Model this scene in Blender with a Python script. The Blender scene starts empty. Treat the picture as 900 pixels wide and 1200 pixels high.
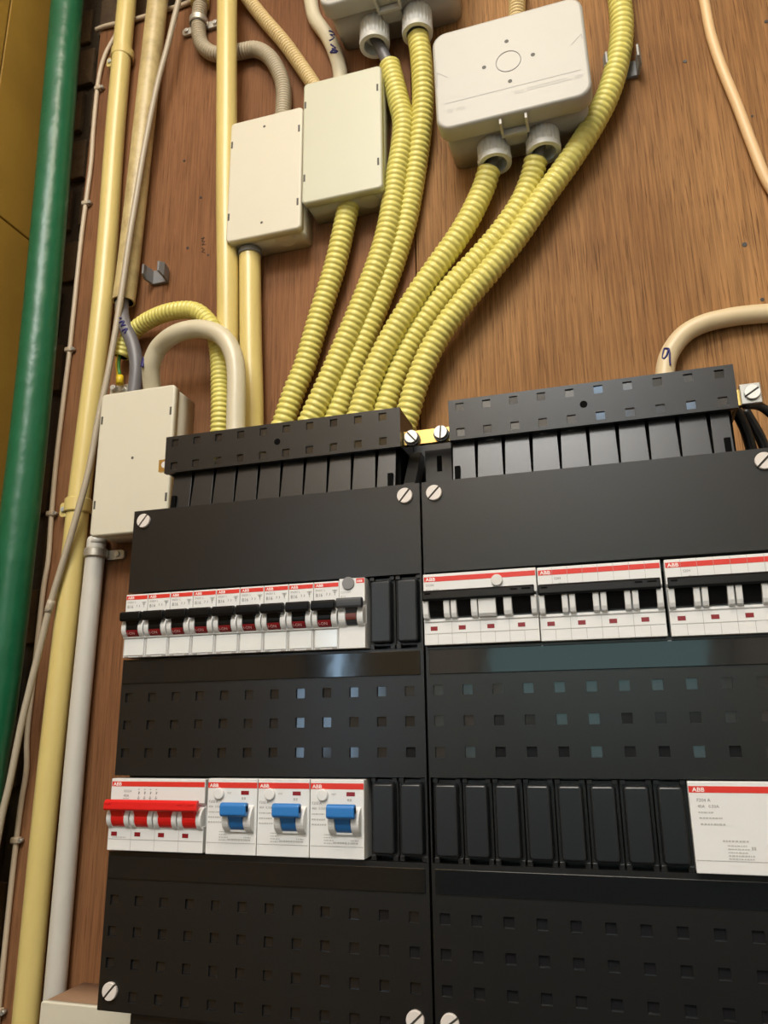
import bpy, bmesh, math, random
from mathutils import Vector, Matrix
random.seed(7)
S = bpy.context.scene
C = S.collection
PI = math.pi
ZO = 1.5          # height of the board's datum above the floor, metres

# ------------------------------------------------------------------ camera
# All lengths below are millimetres on the real board: x right, y up, z out of the board towards the room
# (z = 0 is the face of the two black covers, z = -105 the face of the plywood).
def V(x, y, z): return Vector((x, -z, y)) * 0.001
def D(v): return Vector((v[0], -v[2], v[1]))
cam_d = bpy.data.cameras.new('camera'); cam = bpy.data.objects.new('camera', cam_d); C.objects.link(cam)
R_ = D((0.9572, -0.0120, -0.2891)); U_ = D((0.0874, 0.9644, 0.2494)); B_ = D((0.2758, -0.2640, 0.9242))
pos = V(122.49, 3.15, 458.95) + Vector((0, 0, ZO))
m3 = Matrix((R_, U_, B_)).transposed()
cam.matrix_world = Matrix.Translation(pos) @ m3.to_quaternion().to_matrix().to_4x4()
cam_d.sensor_fit = 'VERTICAL'; cam_d.sensor_height = 24; cam_d.sensor_width = 18
cam_d.lens = 24 * 912.5 / 1200
cam_d.clip_start = 0.01; cam_d.clip_end = 50
cam_d.dof.use_dof = True; cam_d.dof.focus_distance = 0.52; cam_d.dof.aperture_fstop = 14
S.camera = cam

# ------------------------------------------------------------------ world, lights, exposure
w = bpy.data.worlds.new('world'); S.world = w; w.use_nodes = True
w.node_tree.nodes['Background'].inputs[0].default_value = (0.55, 0.65, 0.8, 1)
w.node_tree.nodes['Background'].inputs[1].default_value = 0.15
S.view_settings.view_transform = 'Standard'; S.view_settings.look = 'None'
S.view_settings.gamma = 1; S.view_settings.exposure = -0.6
LAMP = (60, 1255, 640)
ld = bpy.data.lights.new('ceiling_lamp_light', 'AREA'); ld.shape = 'RECTANGLE'; ld.size = 0.42; ld.size_y = 0.26
ld.energy = 14; ld.color = (1.0, 0.87, 0.68)
lo = bpy.data.objects.new('ceiling_lamp_light', ld); C.objects.link(lo); lo.location = V(*LAMP) + Vector((0, 0, ZO))

FILL = (-60, 1255, 1290)  # second light, added as broad neutral fill from the front
l2 = bpy.data.lights.new('added_fill_light', 'AREA'); l2.shape = 'RECTANGLE'; l2.size = 0.6; l2.size_y = 0.6
l2.energy = 46; l2.color = (1.0, 0.985, 0.95)
l2o = bpy.data.objects.new('added_fill_light', l2); C.objects.link(l2o); l2o.location = V(*FILL) + Vector((0, 0, ZO))

# ------------------------------------------------------------------ materials
def mat(name, col, rough=0.5, metal=0.0, spec=0.5, noise=None, bump=None, coat=0, emit=None, trans=0):
    m = bpy.data.materials.new(name); m.use_nodes = True
    nt = m.node_tree; b = nt.nodes['Principled BSDF']
    b.inputs['Roughness'].default_value = rough; b.inputs['Metallic'].default_value = metal
    b.inputs['Specular IOR Level'].default_value = spec
    b.inputs['Coat Weight'].default_value = coat
    b.inputs['Transmission Weight'].default_value = trans
    c = (*col, 1); b.inputs['Base Color'].default_value = c
    if noise or bump:
        tc = nt.nodes.new('ShaderNodeTexCoord')
    if noise:                      # (scale, amount, second colour)
        n = nt.nodes.new('ShaderNodeTexNoise'); n.inputs['Scale'].default_value = noise[0]; n.inputs['Detail'].default_value = 6
        n.inputs['Roughness'].default_value = 0.65
        r = nt.nodes.new('ShaderNodeValToRGB'); r.color_ramp.elements[0].position = 0.42; r.color_ramp.elements[1].position = 0.75
        mx = nt.nodes.new('ShaderNodeMix'); mx.data_type = 'RGBA'
        mx.inputs['A'].default_value = c; mx.inputs['B'].default_value = (*noise[2], 1)
        mu = nt.nodes.new('ShaderNodeMath'); mu.operation = 'MULTIPLY'; mu.inputs[1].default_value = noise[1]
        nt.links.new(tc.outputs['Object'], n.inputs['Vector']); nt.links.new(n.outputs['Fac'], r.inputs[0])
        nt.links.new(r.outputs[0], mu.inputs[0]); nt.links.new(mu.outputs[0], mx.inputs['Factor'])
        nt.links.new(mx.outputs['Result'], b.inputs['Base Color'])
    if bump:                       # (scale, strength, distance)
        n2 = nt.nodes.new('ShaderNodeTexNoise'); n2.inputs['Scale'].default_value = bump[0]; n2.inputs['Detail'].default_value = 3
        bp = nt.nodes.new('ShaderNodeBump'); bp.inputs['Strength'].default_value = bump[1]; bp.inputs['Distance'].default_value = bump[2]
        nt.links.new(tc.outputs['Object'], n2.inputs['Vector']); nt.links.new(n2.outputs['Fac'], bp.inputs['Height'])
        nt.links.new(bp.outputs[0], b.inputs['Normal'])
    if emit:
        b.inputs['Emission Color'].default_value = (*emit[0], 1); b.inputs['Emission Strength'].default_value = emit[1]
    return m

def wood_mat(name, c1, c2, c3, streak=1.0):
    m = bpy.data.materials.new(name); m.use_nodes = True
    nt = m.node_tree; L = nt.links.new; N = nt.nodes.new
    b = nt.nodes['Principled BSDF']; b.inputs['Roughness'].default_value = 0.62; b.inputs['Specular IOR Level'].default_value = 0.14
    tc = N('ShaderNodeTexCoord')
    def noise(sx, sz, sc, det=5):
        mp = N('ShaderNodeMapping'); mp.inputs['Scale'].default_value = (sx, sx, sz)
        L(tc.outputs['Object'], mp.inputs[0])
        n = N('ShaderNodeTexNoise'); n.inputs['Scale'].default_value = sc; n.inputs['Detail'].default_value = det
        n.inputs['Roughness'].default_value = 0.6
        L(mp.outputs[0], n.inputs['Vector']); return n
    big = noise(1, 0.3, 7, 4); fine = noise(20, 0.45, 26, 5); pore = noise(26, 0.7, 34, 3)
    r1 = N('ShaderNodeValToRGB'); r1.color_ramp.elements[0].position = 0.36; r1.color_ramp.elements[1].position = 0.64
    r1.color_ramp.elements[0].color = (*c1, 1); r1.color_ramp.elements[1].color = (*c2, 1)
    L(big.outputs['Fac'], r1.inputs[0])
    r2 = N('ShaderNodeValToRGB'); r2.color_ramp.elements[0].position = 0.38; r2.color_ramp.elements[1].position = 0.62
    r2.color_ramp.elements[0].color = (0.56, 0.56, 0.56, 1); r2.color_ramp.elements[1].color = (1.12, 1.12, 1.12, 1)
    L(fine.outputs['Fac'], r2.inputs[0])
    mu = N('ShaderNodeMix'); mu.data_type = 'RGBA'; mu.blend_type = 'MULTIPLY'; mu.inputs['Factor'].default_value = 0.75 * streak
    L(r1.outputs[0], mu.inputs['A']); L(r2.outputs[0], mu.inputs['B'])
    r3 = N('ShaderNodeValToRGB'); r3.color_ramp.elements[0].position = 0.34; r3.color_ramp.elements[1].position = 0.45
    r3.color_ramp.elements[0].color = (1, 1, 1, 1); r3.color_ramp.elements[1].color = (0, 0, 0, 1)
    L(pore.outputs['Fac'], r3.inputs[0])
    mp = N('ShaderNodeMath'); mp.operation = 'MULTIPLY'; mp.inputs[1].default_value = 0.8 * streak; L(r3.outputs[0], mp.inputs[0])
    m3 = N('ShaderNodeMix'); m3.data_type = 'RGBA'; m3.inputs['B'].default_value = (*c3, 1)
    L(mp.outputs[0], m3.inputs['Factor']); L(mu.outputs['Result'], m3.inputs['A'])
    L(m3.outputs['Result'], b.inputs['Base Color'])
    bp = N('ShaderNodeBump'); bp.inputs['Strength'].default_value = 0.25; bp.inputs['Distance'].default_value = 0.0006
    L(fine.outputs['Fac'], bp.inputs['Height']); L(bp.outputs[0], b.inputs['Normal'])
    return m

M = dict(
    wood=wood_mat('brown_plywood', (0.215, 0.099, 0.033), (0.375, 0.195, 0.075), (0.085, 0.034, 0.010)),
    wood_red=wood_mat('reddish_plywood', (0.175, 0.076, 0.033), (0.275, 0.128, 0.057), (0.075, 0.029, 0.012), 0.75),
    yellow_wall=mat('ochre_paint', (0.35, 0.20, 0.028), 0.55, noise=(9, 0.6, (0.24, 0.13, 0.018)), bump=(60, 0.2, 0.001)),
    room=mat('pale_plaster', (0.68, 0.64, 0.57), 0.8, bump=(80, 0.2, 0.001)),
    floor=mat('grey_floor', (0.22, 0.225, 0.235), 0.6, noise=(5, 0.5, (0.17, 0.175, 0.18))),
    brick=mat('brown_brick', (0.055, 0.03, 0.013), 0.9, noise=(22, 0.7, (0.12, 0.075, 0.028)), bump=(120, 0.8, 0.002)),
    mortar=mat('dark_mortar', (0.035, 0.023, 0.012), 0.95, bump=(200, 0.6, 0.002)),
    black=mat('black_plastic', (0.0095, 0.0093, 0.0092), 0.31, spec=0.52, bump=(2600, 0.10, 0.0002)),
    gloss=mat('glossy_black_strip', (0.008, 0.009, 0.010), 0.07, spec=0.6, bump=(18, 0.25, 0.0012)),
    pocket=mat('polished_black_recess', (0.012, 0.012, 0.013), 0.12, spec=0.7),
    satin=mat('satin_black_plastic', (0.013, 0.015, 0.0175), 0.30, spec=0.5),
    void=mat('dark_void', (0.003, 0.003, 0.003), 0.8, spec=0.05),
    white=mat('white_device_plastic', (0.685, 0.69, 0.685), 0.4),
    white_dim=mat('grey_white_plastic', (0.62, 0.61, 0.585), 0.4),
    clear_white=mat('clear_label_cover', (0.67, 0.69, 0.685), 0.12, spec=0.6),
    red_band=mat('red_print', (0.62, 0.030, 0.019), 0.45),
    red=mat('red_plastic', (0.62, 0.012, 0.012), 0.32),
    blue=mat('blue_plastic', (0.022, 0.165, 0.47), 0.34),
    toggle=mat('black_toggle', (0.0045, 0.0045, 0.0045), 0.3, spec=0.2),
    grey_toggle=mat('charcoal_toggle', (0.04, 0.042, 0.047), 0.4),
    darkred=mat('dark_red_window', (0.22, 0.012, 0.018), 0.22),
    brownred=mat('brown_red_window', (0.13, 0.03, 0.02), 0.3),
    seam=mat('seam_shadow_grey', (0.33, 0.32, 0.31), 0.6),
    print=mat('grey_print', (0.22, 0.215, 0.21), 0.6),
    pale_print=mat('pale_grey_print', (0.40, 0.395, 0.37), 0.6),
    white_print=mat('white_print', (0.85, 0.82, 0.8), 0.5),
    pink_print=mat('pink_print', (0.78, 0.46, 0.46), 0.5),
    cream_box=mat('cream_box_plastic', (0.63, 0.595, 0.485), 0.42, noise=(5, 0.25, (0.57, 0.53, 0.42)), bump=(900, 0.06, 0.0003)),
    green_box=mat('green_grey_box_plastic', (0.535, 0.535, 0.415), 0.4, noise=(5, 0.25, (0.49, 0.485, 0.365)), bump=(900, 0.06, 0.0003)),
    grey_box=mat('pale_grey_box_plastic', (0.42, 0.41, 0.375), 0.45, noise=(5, 0.2, (0.385, 0.375, 0.34)), bump=(900, 0.06, 0.0003)),
    gland=mat('grey_gland_plastic', (0.64, 0.64, 0.61), 0.5),
    slot=mat('dark_slot', (0.07, 0.065, 0.055), 0.6),
    yellow=mat('yellow_conduit', (0.67, 0.60, 0.165), 0.36, noise=(14, 0.25, (0.58, 0.52, 0.125))),
    yellow_pipe=mat('yellow_pipe', (0.66, 0.53, 0.20), 0.32, noise=(11, 0.4, (0.56, 0.42, 0.14))),
    dirty_pipe=mat('scuffed_yellow_pipe', (0.55, 0.44, 0.21), 0.42, noise=(45, 0.9, (0.26, 0.18, 0.08))),
    grey_corr=mat('grey_conduit', (0.44, 0.38, 0.27), 0.5),
    cream_corr=mat('cream_conduit', (0.72, 0.55, 0.27), 0.45),
    bent=mat('cream_grey_pipe', (0.60, 0.545, 0.40), 0.35, noise=(16, 0.4, (0.5, 0.44, 0.31))),
    whitepipe=mat('grey_white_pipe', (0.60, 0.575, 0.52), 0.3, noise=(16, 0.3, (0.5, 0.47, 0.42))),
    beige=mat('beige_cable', (0.72, 0.49, 0.26), 0.45),
    cream_cable=mat('cream_cable', (0.62, 0.50, 0.31), 0.42),
    thin_white=mat('old_white_cable', (0.55, 0.44, 0.31), 0.45),
    thin_grey=mat('old_grey_cable', (0.42, 0.36, 0.27), 0.4),
    grey_cable=mat('grey_cable', (0.135, 0.13, 0.14), 0.42),
    mid_grey=mat('mid_grey_plastic', (0.19, 0.19, 0.195), 0.5),
    black_cable=mat('black_cable', (0.012, 0.012, 0.012), 0.35),
    green=mat('green_hose', (0.006, 0.10, 0.042), 0.36, noise=(30, 0.5, (0.01, 0.14, 0.06)), bump=(40, 0.5, 0.003)),
    wire_y=mat('wire_yellow', (0.7, 0.5, 0.02), 0.4), wire_g=mat('wire_green', (0.05, 0.25, 0.04), 0.4),
    brass=mat('brass', (0.76, 0.55, 0.20), 0.26, metal=1.0),
    steel=mat('steel', (0.70, 0.70, 0.68), 0.32, metal=0.55),
    zinc=mat('zinc_clip', (0.55, 0.52, 0.46), 0.42, metal=0.7),
    screw=mat('white_screw', (0.66, 0.61, 0.57), 0.4),
    nail=mat('dark_nail', (0.02, 0.014, 0.01), 0.5),
    groove_brown=mat('groove_brown', (0.20, 0.125, 0.06), 0.6),  # darker brown for the faces in the conduit grooves
    trunk_brown=mat('brown_plastic', (0.26, 0.15, 0.085), 0.7),  # brown trunking body, darker than its cream lid
    clamp_metal=mat('clamp_metal', (0.5, 0.5, 0.48), 0.3, metal=0.9),
    clip_grey=mat('clip_grey_plastic', (0.3, 0.3, 0.29), 0.45),
    slate=mat('added_panel_slate', (0.035, 0.045, 0.058), 0.6),
    ink=mat('blue_ink', (0.015, 0.012, 0.13), 0.5),
    glass=mat('lit_window_pane', (0.1, 0.1, 0.1), 0.3, emit=((0.50, 0.74, 1.0), 14.0)),
    glass2=mat('dim_window_pane', (0.1, 0.1, 0.1), 0.3, emit=((0.36, 0.62, 0.62), 3.2)),
    lampglass=mat('lamp_diffuser', (0.8, 0.8, 0.8), 0.4, emit=((1.0, 0.86, 0.66), 5.0)),
    frame=mat('painted_frame', (0.5, 0.48, 0.44), 0.5),
)

# ------------------------------------------------------------------ mesh builder
class MB:
    def __init__(s, o=(0, 0, 0)):
        s.o = Vector(o); s.v = []; s.f = []; s.m = []; s.sm = []
    def vert(s, p):
        s.v.append(V(p[0] - s.o[0], p[1] - s.o[1], p[2] - s.o[2])); return len(s.v) - 1
    def face(s, idx, m=0, sm=False):
        s.f.append(idx); s.m.append(m); s.sm.append(sm)
    def quad(s, pts, m=0, sm=False):
        s.face([s.vert(p) for p in pts], m, sm)
    def box(s, x0, x1, y0, y1, z0, z1, m=0):
        i = [s.vert((x, y, z)) for z in (z0, z1) for y in (y0, y1) for x in (x0, x1)]
        for f in ((4, 5, 7, 6), (1, 0, 2, 3), (0, 1, 5, 4), (3, 2, 6, 7), (2, 0, 4, 6), (1, 3, 7, 5)):
            s.face([i[k] for k in f], m)
        return s
    def loops(s, rings, m=0, sm=True, cap0=True, cap1=True, closed=True, capm=None):
        idx = [[s.vert(p) for p in r] for r in rings]
        n = len(rings[0])
        for a, b in zip(idx, idx[1:]):
            for k in range(n if closed else n - 1):
                s.face([a[k], a[(k + 1) % n], b[(k + 1) % n], b[k]], m, sm)
        cm = m if capm is None else capm
        if cap0: s.face(idx[0][::-1], cm)
        if cap1: s.face(idx[-1], cm)
        return s
    def rprism(s, x0, x1, y0, y1, r, levels, m=0, sm=True, seg=5):
        """rounded rectangle prism along z: levels = [(z, inset), ...] from back to front"""
        rings = []
        for z, ins in levels:
            ring = []; rr = max(r - ins, 0.05)
            for cx, cy, a0 in ((x1 - ins - rr, y1 - ins - rr, 0), (x0 + ins + rr, y1 - ins - rr, 90), (x0 + ins + rr, y0 + ins + rr, 180), (x1 - ins - rr, y0 + ins + rr, 270)):
                for k in range(seg + 1):
                    a = math.radians(a0 + 90 * k / seg); ring.append((cx + rr * math.cos(a), cy + rr * math.sin(a), z))
            rings.append(ring)
        return s.loops(rings, m, sm)
    def ext(s, prof, x0, x1, m=0, sm=False):
        """extrude a side profile [(y, z)...] along x"""
        return s.loops([[(x0, y, z) for y, z in prof], [(x1, y, z) for y, z in prof]], m, sm)
    def disc_yz(s, cy, cz, r, x0, x1, m=0, n=28, a0=0, a1=360, rin=0):
        """cylinder (or sector band) whose axis runs along x"""
        if a1 - a0 >= 360:
            p = [(cy + r * math.cos(2 * PI * k / n), cz + r * math.sin(2 * PI * k / n)) for k in range(n)]
        else:
            A = [math.radians(a0 + (a1 - a0) * k / n) for k in range(n + 1)]
            p = [(cy + r * math.cos(a), cz + r * math.sin(a)) for a in A]
            p += [(cy + rin * math.cos(a), cz + rin * math.sin(a)) for a in reversed(A)] if rin else [(cy, cz)]
        return s.ext(p, x0, x1, m, False)
    def cyl(s, cx, cy, r, z0, z1, m=0, n=24, r1=None):
        r1 = r if r1 is None else r1
        R0 = [(cx + r * math.cos(2 * PI * k / n), cy + r * math.sin(2 * PI * k / n), z0) for k in range(n)]
        R1 = [(cx + r1 * math.cos(2 * PI * k / n), cy + r1 * math.sin(2 * PI * k / n), z1) for k in range(n)]
        return s.loops([R0, R1], m)
    def relief(s, x0, x1, y0, y1, pockets, z, zb, side_m=0):
        """plate with rectangular pockets (px0, px1, py0, py1, depth or None, material)"""
        eps = 1e-4
        xs = sorted({x0, x1, *[min(max(v, x0), x1) for p in pockets for v in p[:2]]})
        ys = sorted({y0, y1, *[min(max(v, y0), y1) for p in pockets for v in p[2:4]]})
        nx, ny = len(xs) - 1, len(ys) - 1
        H = [[(z, 0)] * ny for _ in range(nx)]
        for i in range(nx):
            cx = (xs[i] + xs[i + 1]) / 2
            for j in range(ny):
                cy = (ys[j] + ys[j + 1]) / 2
                for p in pockets:
                    if p[0] < cx < p[1] and p[2] < cy < p[3]:
                        H[i][j] = (p[4], p[5])
        for i in range(nx):
            for j in range(ny):
                h, m = H[i][j]
                if h is not None:
                    t = (lambda: random.uniform(-0.11, 0.11)) if m == 1 else (lambda: 0)
                    a, b = t(), t()
                    s.quad([(xs[i], ys[j], h - a - b), (xs[i + 1], ys[j], h + a - b), (xs[i + 1], ys[j + 1], h + a + b), (xs[i], ys[j + 1], h - a + b)], m)
                hh = zb if h is None else h
                hr = (zb if H[i + 1][j][0] is None else H[i + 1][j][0]) if i + 1 < nx else zb
                if abs(hh - hr) > eps:
                    X = xs[i + 1]; s.quad([(X, ys[j], min(hh, hr)), (X, ys[j + 1], min(hh, hr)), (X, ys[j + 1], max(hh, hr)), (X, ys[j], max(hh, hr))][::1 if hh > hr else -1], side_m)
                hu = (zb if H[i][j + 1][0] is None else H[i][j + 1][0]) if j + 1 < ny else zb
                if abs(hh - hu) > eps:
                    Y = ys[j + 1]; s.quad([(xs[i + 1], Y, min(hh, hu)), (xs[i], Y, min(hh, hu)), (xs[i], Y, max(hh, hu)), (xs[i + 1], Y, max(hh, hu))][::1 if hh > hu else -1], side_m)
                if i == 0 and abs(hh - zb) > eps:
                    s.quad([(x0, ys[j + 1], zb), (x0, ys[j], zb), (x0, ys[j], hh), (x0, ys[j + 1], hh)], side_m)
                if j == 0 and abs(hh - zb) > eps:
                    s.quad([(xs[i], y0, zb), (xs[i + 1], y0, zb), (xs[i + 1], y0, hh), (xs[i], y0, hh)], side_m)
        return s
    def tube(s, pts, r, n=14, step=3.0, pitch=None, amp=1.1, m=0, hollow0=False, hollow1=False, hm=1, gm=None, ridge=0, straight=False, rfun=None):
        P = [Vector(p) for p in pts]
        if not straight and len(P) > 2:
            Q = []
            E = [P[0] * 2 - P[1]] + P + [P[-1] * 2 - P[-2]]
            for k in range(1, len(E) - 2):
                a, b, c, d = E[k - 1:k + 3]
                ns = max(2, int((c - b).length / 1.0))
                for j in range(ns):
                    t = j / ns
                    Q.append(0.5 * ((2 * b) + (c - a) * t + (2 * a - 5 * b + 4 * c - d) * t * t + (3 * b - a - 3 * c + d) * t ** 3))
            Q.append(P[-1]); P = Q
        cum = [0]
        for a, b in zip(P, P[1:]): cum.append(cum[-1] + (b - a).length)
        Lt = cum[-1]
        if pitch: step = pitch / 6
        cnt = max(1, int(Lt / step))
        out = []; k = 0
        for i in range(cnt + 1):
            d = Lt * i / cnt
            while k < len(cum) - 2 and cum[k + 1] < d: k += 1
            seg = cum[k + 1] - cum[k]
            out.append((d, P[k].lerp(P[k + 1], 0 if seg < 1e-9 else (d - cum[k]) / seg)))
        rings = []; nrm = None
        for i, (d, p) in enumerate(out):
            t = (out[min(i + 1, cnt)][1] - out[max(i - 1, 0)][1]).normalized()
            if nrm is None:
                nrm = t.cross(Vector((0, 0, 1)));
                if nrm.length < 1e-3: nrm = t.cross(Vector((1, 0, 0)))
            nrm = (nrm - t * nrm.dot(t)).normalized(); bn = t.cross(nrm)
            rr = r
            if pitch:
                ph = (d % pitch) / pitch
                rr = r - amp * (0.5 + 0.5 * math.cos(2 * PI * ph)) ** 2.2
            if rfun: rr = rfun(d, Lt)
            rings.append([p + nrm * (rr * math.cos(2 * PI * q / n)) + bn * (rr * math.sin(2 * PI * q / n)) for q in range(n)])
        def hole(ring, c, t):
            a = [c + (q - c) * 0.84 for q in ring]; b = [q + t * 9 for q in a]
            return a, b
        f0 = len(s.f)
        s.loops(rings, m, True, cap0=not hollow0, cap1=not hollow1)
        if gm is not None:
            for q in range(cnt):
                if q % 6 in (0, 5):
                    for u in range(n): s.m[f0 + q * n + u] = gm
        if hollow0:
            c = out[0][1]; t = (out[1][1] - c).normalized(); a, b = hole(rings[0], c, t)
            s.loops([rings[0], a], m, False, False, False); s.loops([a, b], hm, True, False, True)
        if hollow1:
            c = out[-1][1]; t = (out[-2][1] - c).normalized(); a, b = hole(rings[-1], c, t)
            s.loops([rings[-1], a], m, False, False, False); s.loops([a, b], hm, True, False, True)
        return s
    def lathe_y(s, cx, cz, prof, n=28, m=0, ridge=0.0):
        """solid of revolution about a vertical (y) axis: prof = [(y, r, ridged)]"""
        rings = [[(cx + (r * (1 - ridge * (k % 2)) if g else r) * math.cos(2 * PI * k / n), y, cz + (r * (1 - ridge * (k % 2)) if g else r) * math.sin(2 * PI * k / n)) for k in range(n)] for y, r, g in prof]
        return s.loops(rings, m, False)
    def mesh(s, name):
        me = bpy.data.meshes.new(name); me.from_pydata([tuple(v) for v in s.v], [], s.f)
        me.polygons.foreach_set('material_index', s.m); me.polygons.foreach_set('use_smooth', s.sm)
        bm = bmesh.new(); bm.from_mesh(me); bmesh.ops.recalc_face_normals(bm, faces=bm.faces); bm.to_mesh(me); bm.free()
        return me

def link(name, me, mats, parent=None, bevel=0, loc=None):
    if not me.materials:
        for k in (mats if isinstance(mats, (list, tuple)) else [mats]): me.materials.append(M[k])
    o = bpy.data.objects.new(name, me); C.objects.link(o)
    if parent: o.parent = parent
    if loc is not None: o.location = loc
    if bevel:
        b = o.modifiers.new('bevel', 'BEVEL'); b.width = bevel * 0.001; b.segments = 2; b.limit_method = 'ANGLE'; b.angle_limit = math.radians(40)
        b.harden_normals = False
    return o
def part(name, mb, mats, parent, bevel=0, label=None):
    o = link(name, mb.mesh(name), mats, parent, bevel)
    if label: o['label'] = label
    return o
def tag(o, label, cat, group=None):
    o['label'] = label; o['category'] = cat
    if group: o['group'] = group
    return o
def thing(name, label, cat, at, group=None):
    o = bpy.data.objects.new(name, None); C.objects.link(o); o.empty_display_size = 0.01
    o.location = V(*at) + Vector((0, 0, ZO))
    return tag(o, label, cat, group)
def single(name, mb, mats, label, cat, group=None, bevel=0):
    o = link(name, mb.mesh(name), mats, None, bevel)
    o.location = V(*mb.o) + Vector((0, 0, ZO))
    return tag(o, label, cat, group)
def struct(name, mb, mats, parent=None, bevel=0):
    o = link(name, mb.mesh(name), mats, parent, bevel)
    if parent is None: o.location = V(*mb.o) + Vector((0, 0, ZO))
    o['kind'] = 'structure'
    return o
KIDS = {}
def copy_tree(root, at, label):
    r = root.copy(); C.objects.link(r); r.location = V(*at) + Vector((0, 0, ZO)); r['label'] = label
    def rec(a, b):
        for ch in [q for q in PARTS if q.parent == a]:
            c = ch.copy(); C.objects.link(c); c.parent = b
            rec(ch, c)
    PARTS = [q for q in C.objects if q.parent]
    rec(root, r)
    return r
TXT = {}
def text(name, s, size, at, matname, parent, fat=0.0, squash=1.0):
    """flat print: at = lower-left corner in mm, relative to the parent"""
    key = (s, size, fat, matname, squash)
    if key not in TXT:
        cu = bpy.data.curves.new('lettering', 'FONT'); cu.body = s; cu.size = size; cu.offset = fat; cu.resolution_u = 2
        ob = bpy.data.objects.new('lettering', cu); C.objects.link(ob)
        dg = bpy.context.evaluated_depsgraph_get()
        me = bpy.data.meshes.new_from_object(ob.evaluated_get(dg))
        bpy.data.objects.remove(ob); bpy.data.curves.remove(cu)
        for v in me.vertices: v.co = V(v.co.x * squash, v.co.y, 0)
        me.materials.clear(); me.materials.append(M[matname]); me.name = name
        TXT[key] = me
    return link(name, TXT[key], matname, parent, loc=V(*at))

# ------------------------------------------------------------------ the room
struct('wall_back', MB((0, 0, -125)).box(-412, 1500, -1500, 1300, -155, -125), 'mortar')
WB = bpy.data.objects['wall_back']
struct('wall_right', MB((1500, 0, 0)).box(1500, 1530, -1500, 1300, -155, 1700), 'room')
struct('wall_front', MB((0, 0, 1700)).box(-412, 1500, -1500, 1300, 1700, 1730), 'room')
struct('added_dark_panel_1', MB((0, -1500, 1690)).box(-410, 1498, -1499, -60, 1675, 1699), 'slate')  # unseen dark panel, added to darken the covers' reflections lower down
struct('floor', MB((0, -1500, 0)).box(-442, 1530, -1530, -1500, -155, 1730), 'floor')
struct('ceiling', MB((0, 1300, 0)).box(-442, 1530, 1300, 1330, -155, 1730), 'room')
wl = struct('wall_left', MB((-412, 0, 0)).box(-442, -418, -1500, 1300, -155, 1730), 'mortar')
# ochre boards of the left wall: upright joints, one level joint near the hose
cuts = [-124, -33, 210, 450, 700, 950, 1200, 1450, 1700]
for a, b in zip(cuts, cuts[1:]):
    for (y0, y1) in ((-1500, 478.5), (480.5, 1300)):
        part('panel', MB((-412, 0, 0)).box(-418, -412 + random.uniform(-0.8, 0), y0, y1, a + 0.9, b - 0.9), 'yellow_wall', wl, 0.8)
# brickwork showing between the left wall and the plywood's edge
for r in range(17):
    y0 = -230 + r * 61
    off = 0 if r % 2 else 34
    for x0, x1 in ((-411, -376 - off / 3), (-366 - off / 3, -300)):
        o = part('brick', MB((0, 0, -125)).box(x0 + random.uniform(0, 3), x1 - random.uniform(0, 3), y0 + random.uniform(0, 4), y0 + 50 + random.uniform(-3, 3), -124.9, -119.5 + random.uniform(-1.5, 1.5)), 'brick', WB, 1.2)
pl = single('plywood_board', MB((-14, 0, -105)).box(-14.4, 1150, -1000, 760, -118, -105), 'wood', 'yellowish brown plywood sheet behind the round-marked box and right board', 'board', bevel=0.5)
pr = single('plywood_board', MB((-361, 0, -105)).box(-361, -15.4, -1000, 740, -118, -105), 'wood_red', 'reddish brown plywood sheet on the left, behind the rigid pipes', 'board', bevel=0.5)
for x, y, r in ((214, 520, 1.5), (277, 540, 1.5), (237, 345, 1.8), (243, 298, 1.4), (-225, 493, 1.3), (-236, 440, 1.4), (-214, 428, 1.0), (256, 455, 0.9), (-200, 300, 1.2), (-246, 540, 1.3)):
    part('nail', MB((-14 if x > -15 else -361, 0, -105)).cyl(x, y, r, -105, -104.6, n=10), 'nail', pl if x > -15 else pr)
# lamp, added fill light, windows of the room behind the camera
t = thing('unseen_ceiling_lamp', 'flat ceiling lamp box above the board', 'lamp', (LAMP[0], 1300, LAMP[2]))
part('housing', MB((LAMP[0], 1300, LAMP[2])).rprism(LAMP[0] - 260, LAMP[0] + 260, 1262, 1299, 10, [(LAMP[2] - 170, 0), (LAMP[2] + 170, 0)]), 'frame', t)
t = thing('unseen_ceiling_lamp', 'added square fill light on the ceiling, behind the viewpoint', 'lamp', (FILL[0], 1300, FILL[2]))
part('housing', MB((FILL[0], 1300, FILL[2])).rprism(FILL[0] - 330, FILL[0] + 330, 1262, 1299, 10, [(FILL[2] - 330, 0), (FILL[2] + 330, 0)]), 'frame', t)
def window(n, x, y, z, wd, ht, on_left, g):
    o = (x, y, z)
    mbs = MB(o); pane = MB(o)
    for (a0, a1, b0, b1) in ((-wd / 2 - 35, wd / 2 + 35, ht / 2, ht / 2 + 35), (-wd / 2 - 35, wd / 2 + 35, -ht / 2 - 35, -ht / 2), (-wd / 2 - 35, -wd / 2, -ht / 2, ht / 2), (wd / 2, wd / 2 + 35, -ht / 2, ht / 2)):
        if on_left: mbs.box(x, x + 25, y + b0, y + b1, z + a0, z + a1)
        else: mbs.box(x + a0, x + a1, y + b0, y + b1, z - 25, z)
    if on_left: pane.box(x, x + 6, y - ht / 2, y + ht / 2, z - wd / 2, z + wd / 2)
    else: pane.box(x - wd / 2, x + wd / 2, y - ht / 2, y + ht / 2, z - 6, z)
    f = struct('window_%d' % n, mbs, 'frame', None, 1)
    part('pane', pane, g, f)
window(1, -412, 150, 960, 130, 520, True, 'glass')
window(2, 60, 190, 1700, 560, 360, False, 'glass2')
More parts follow.
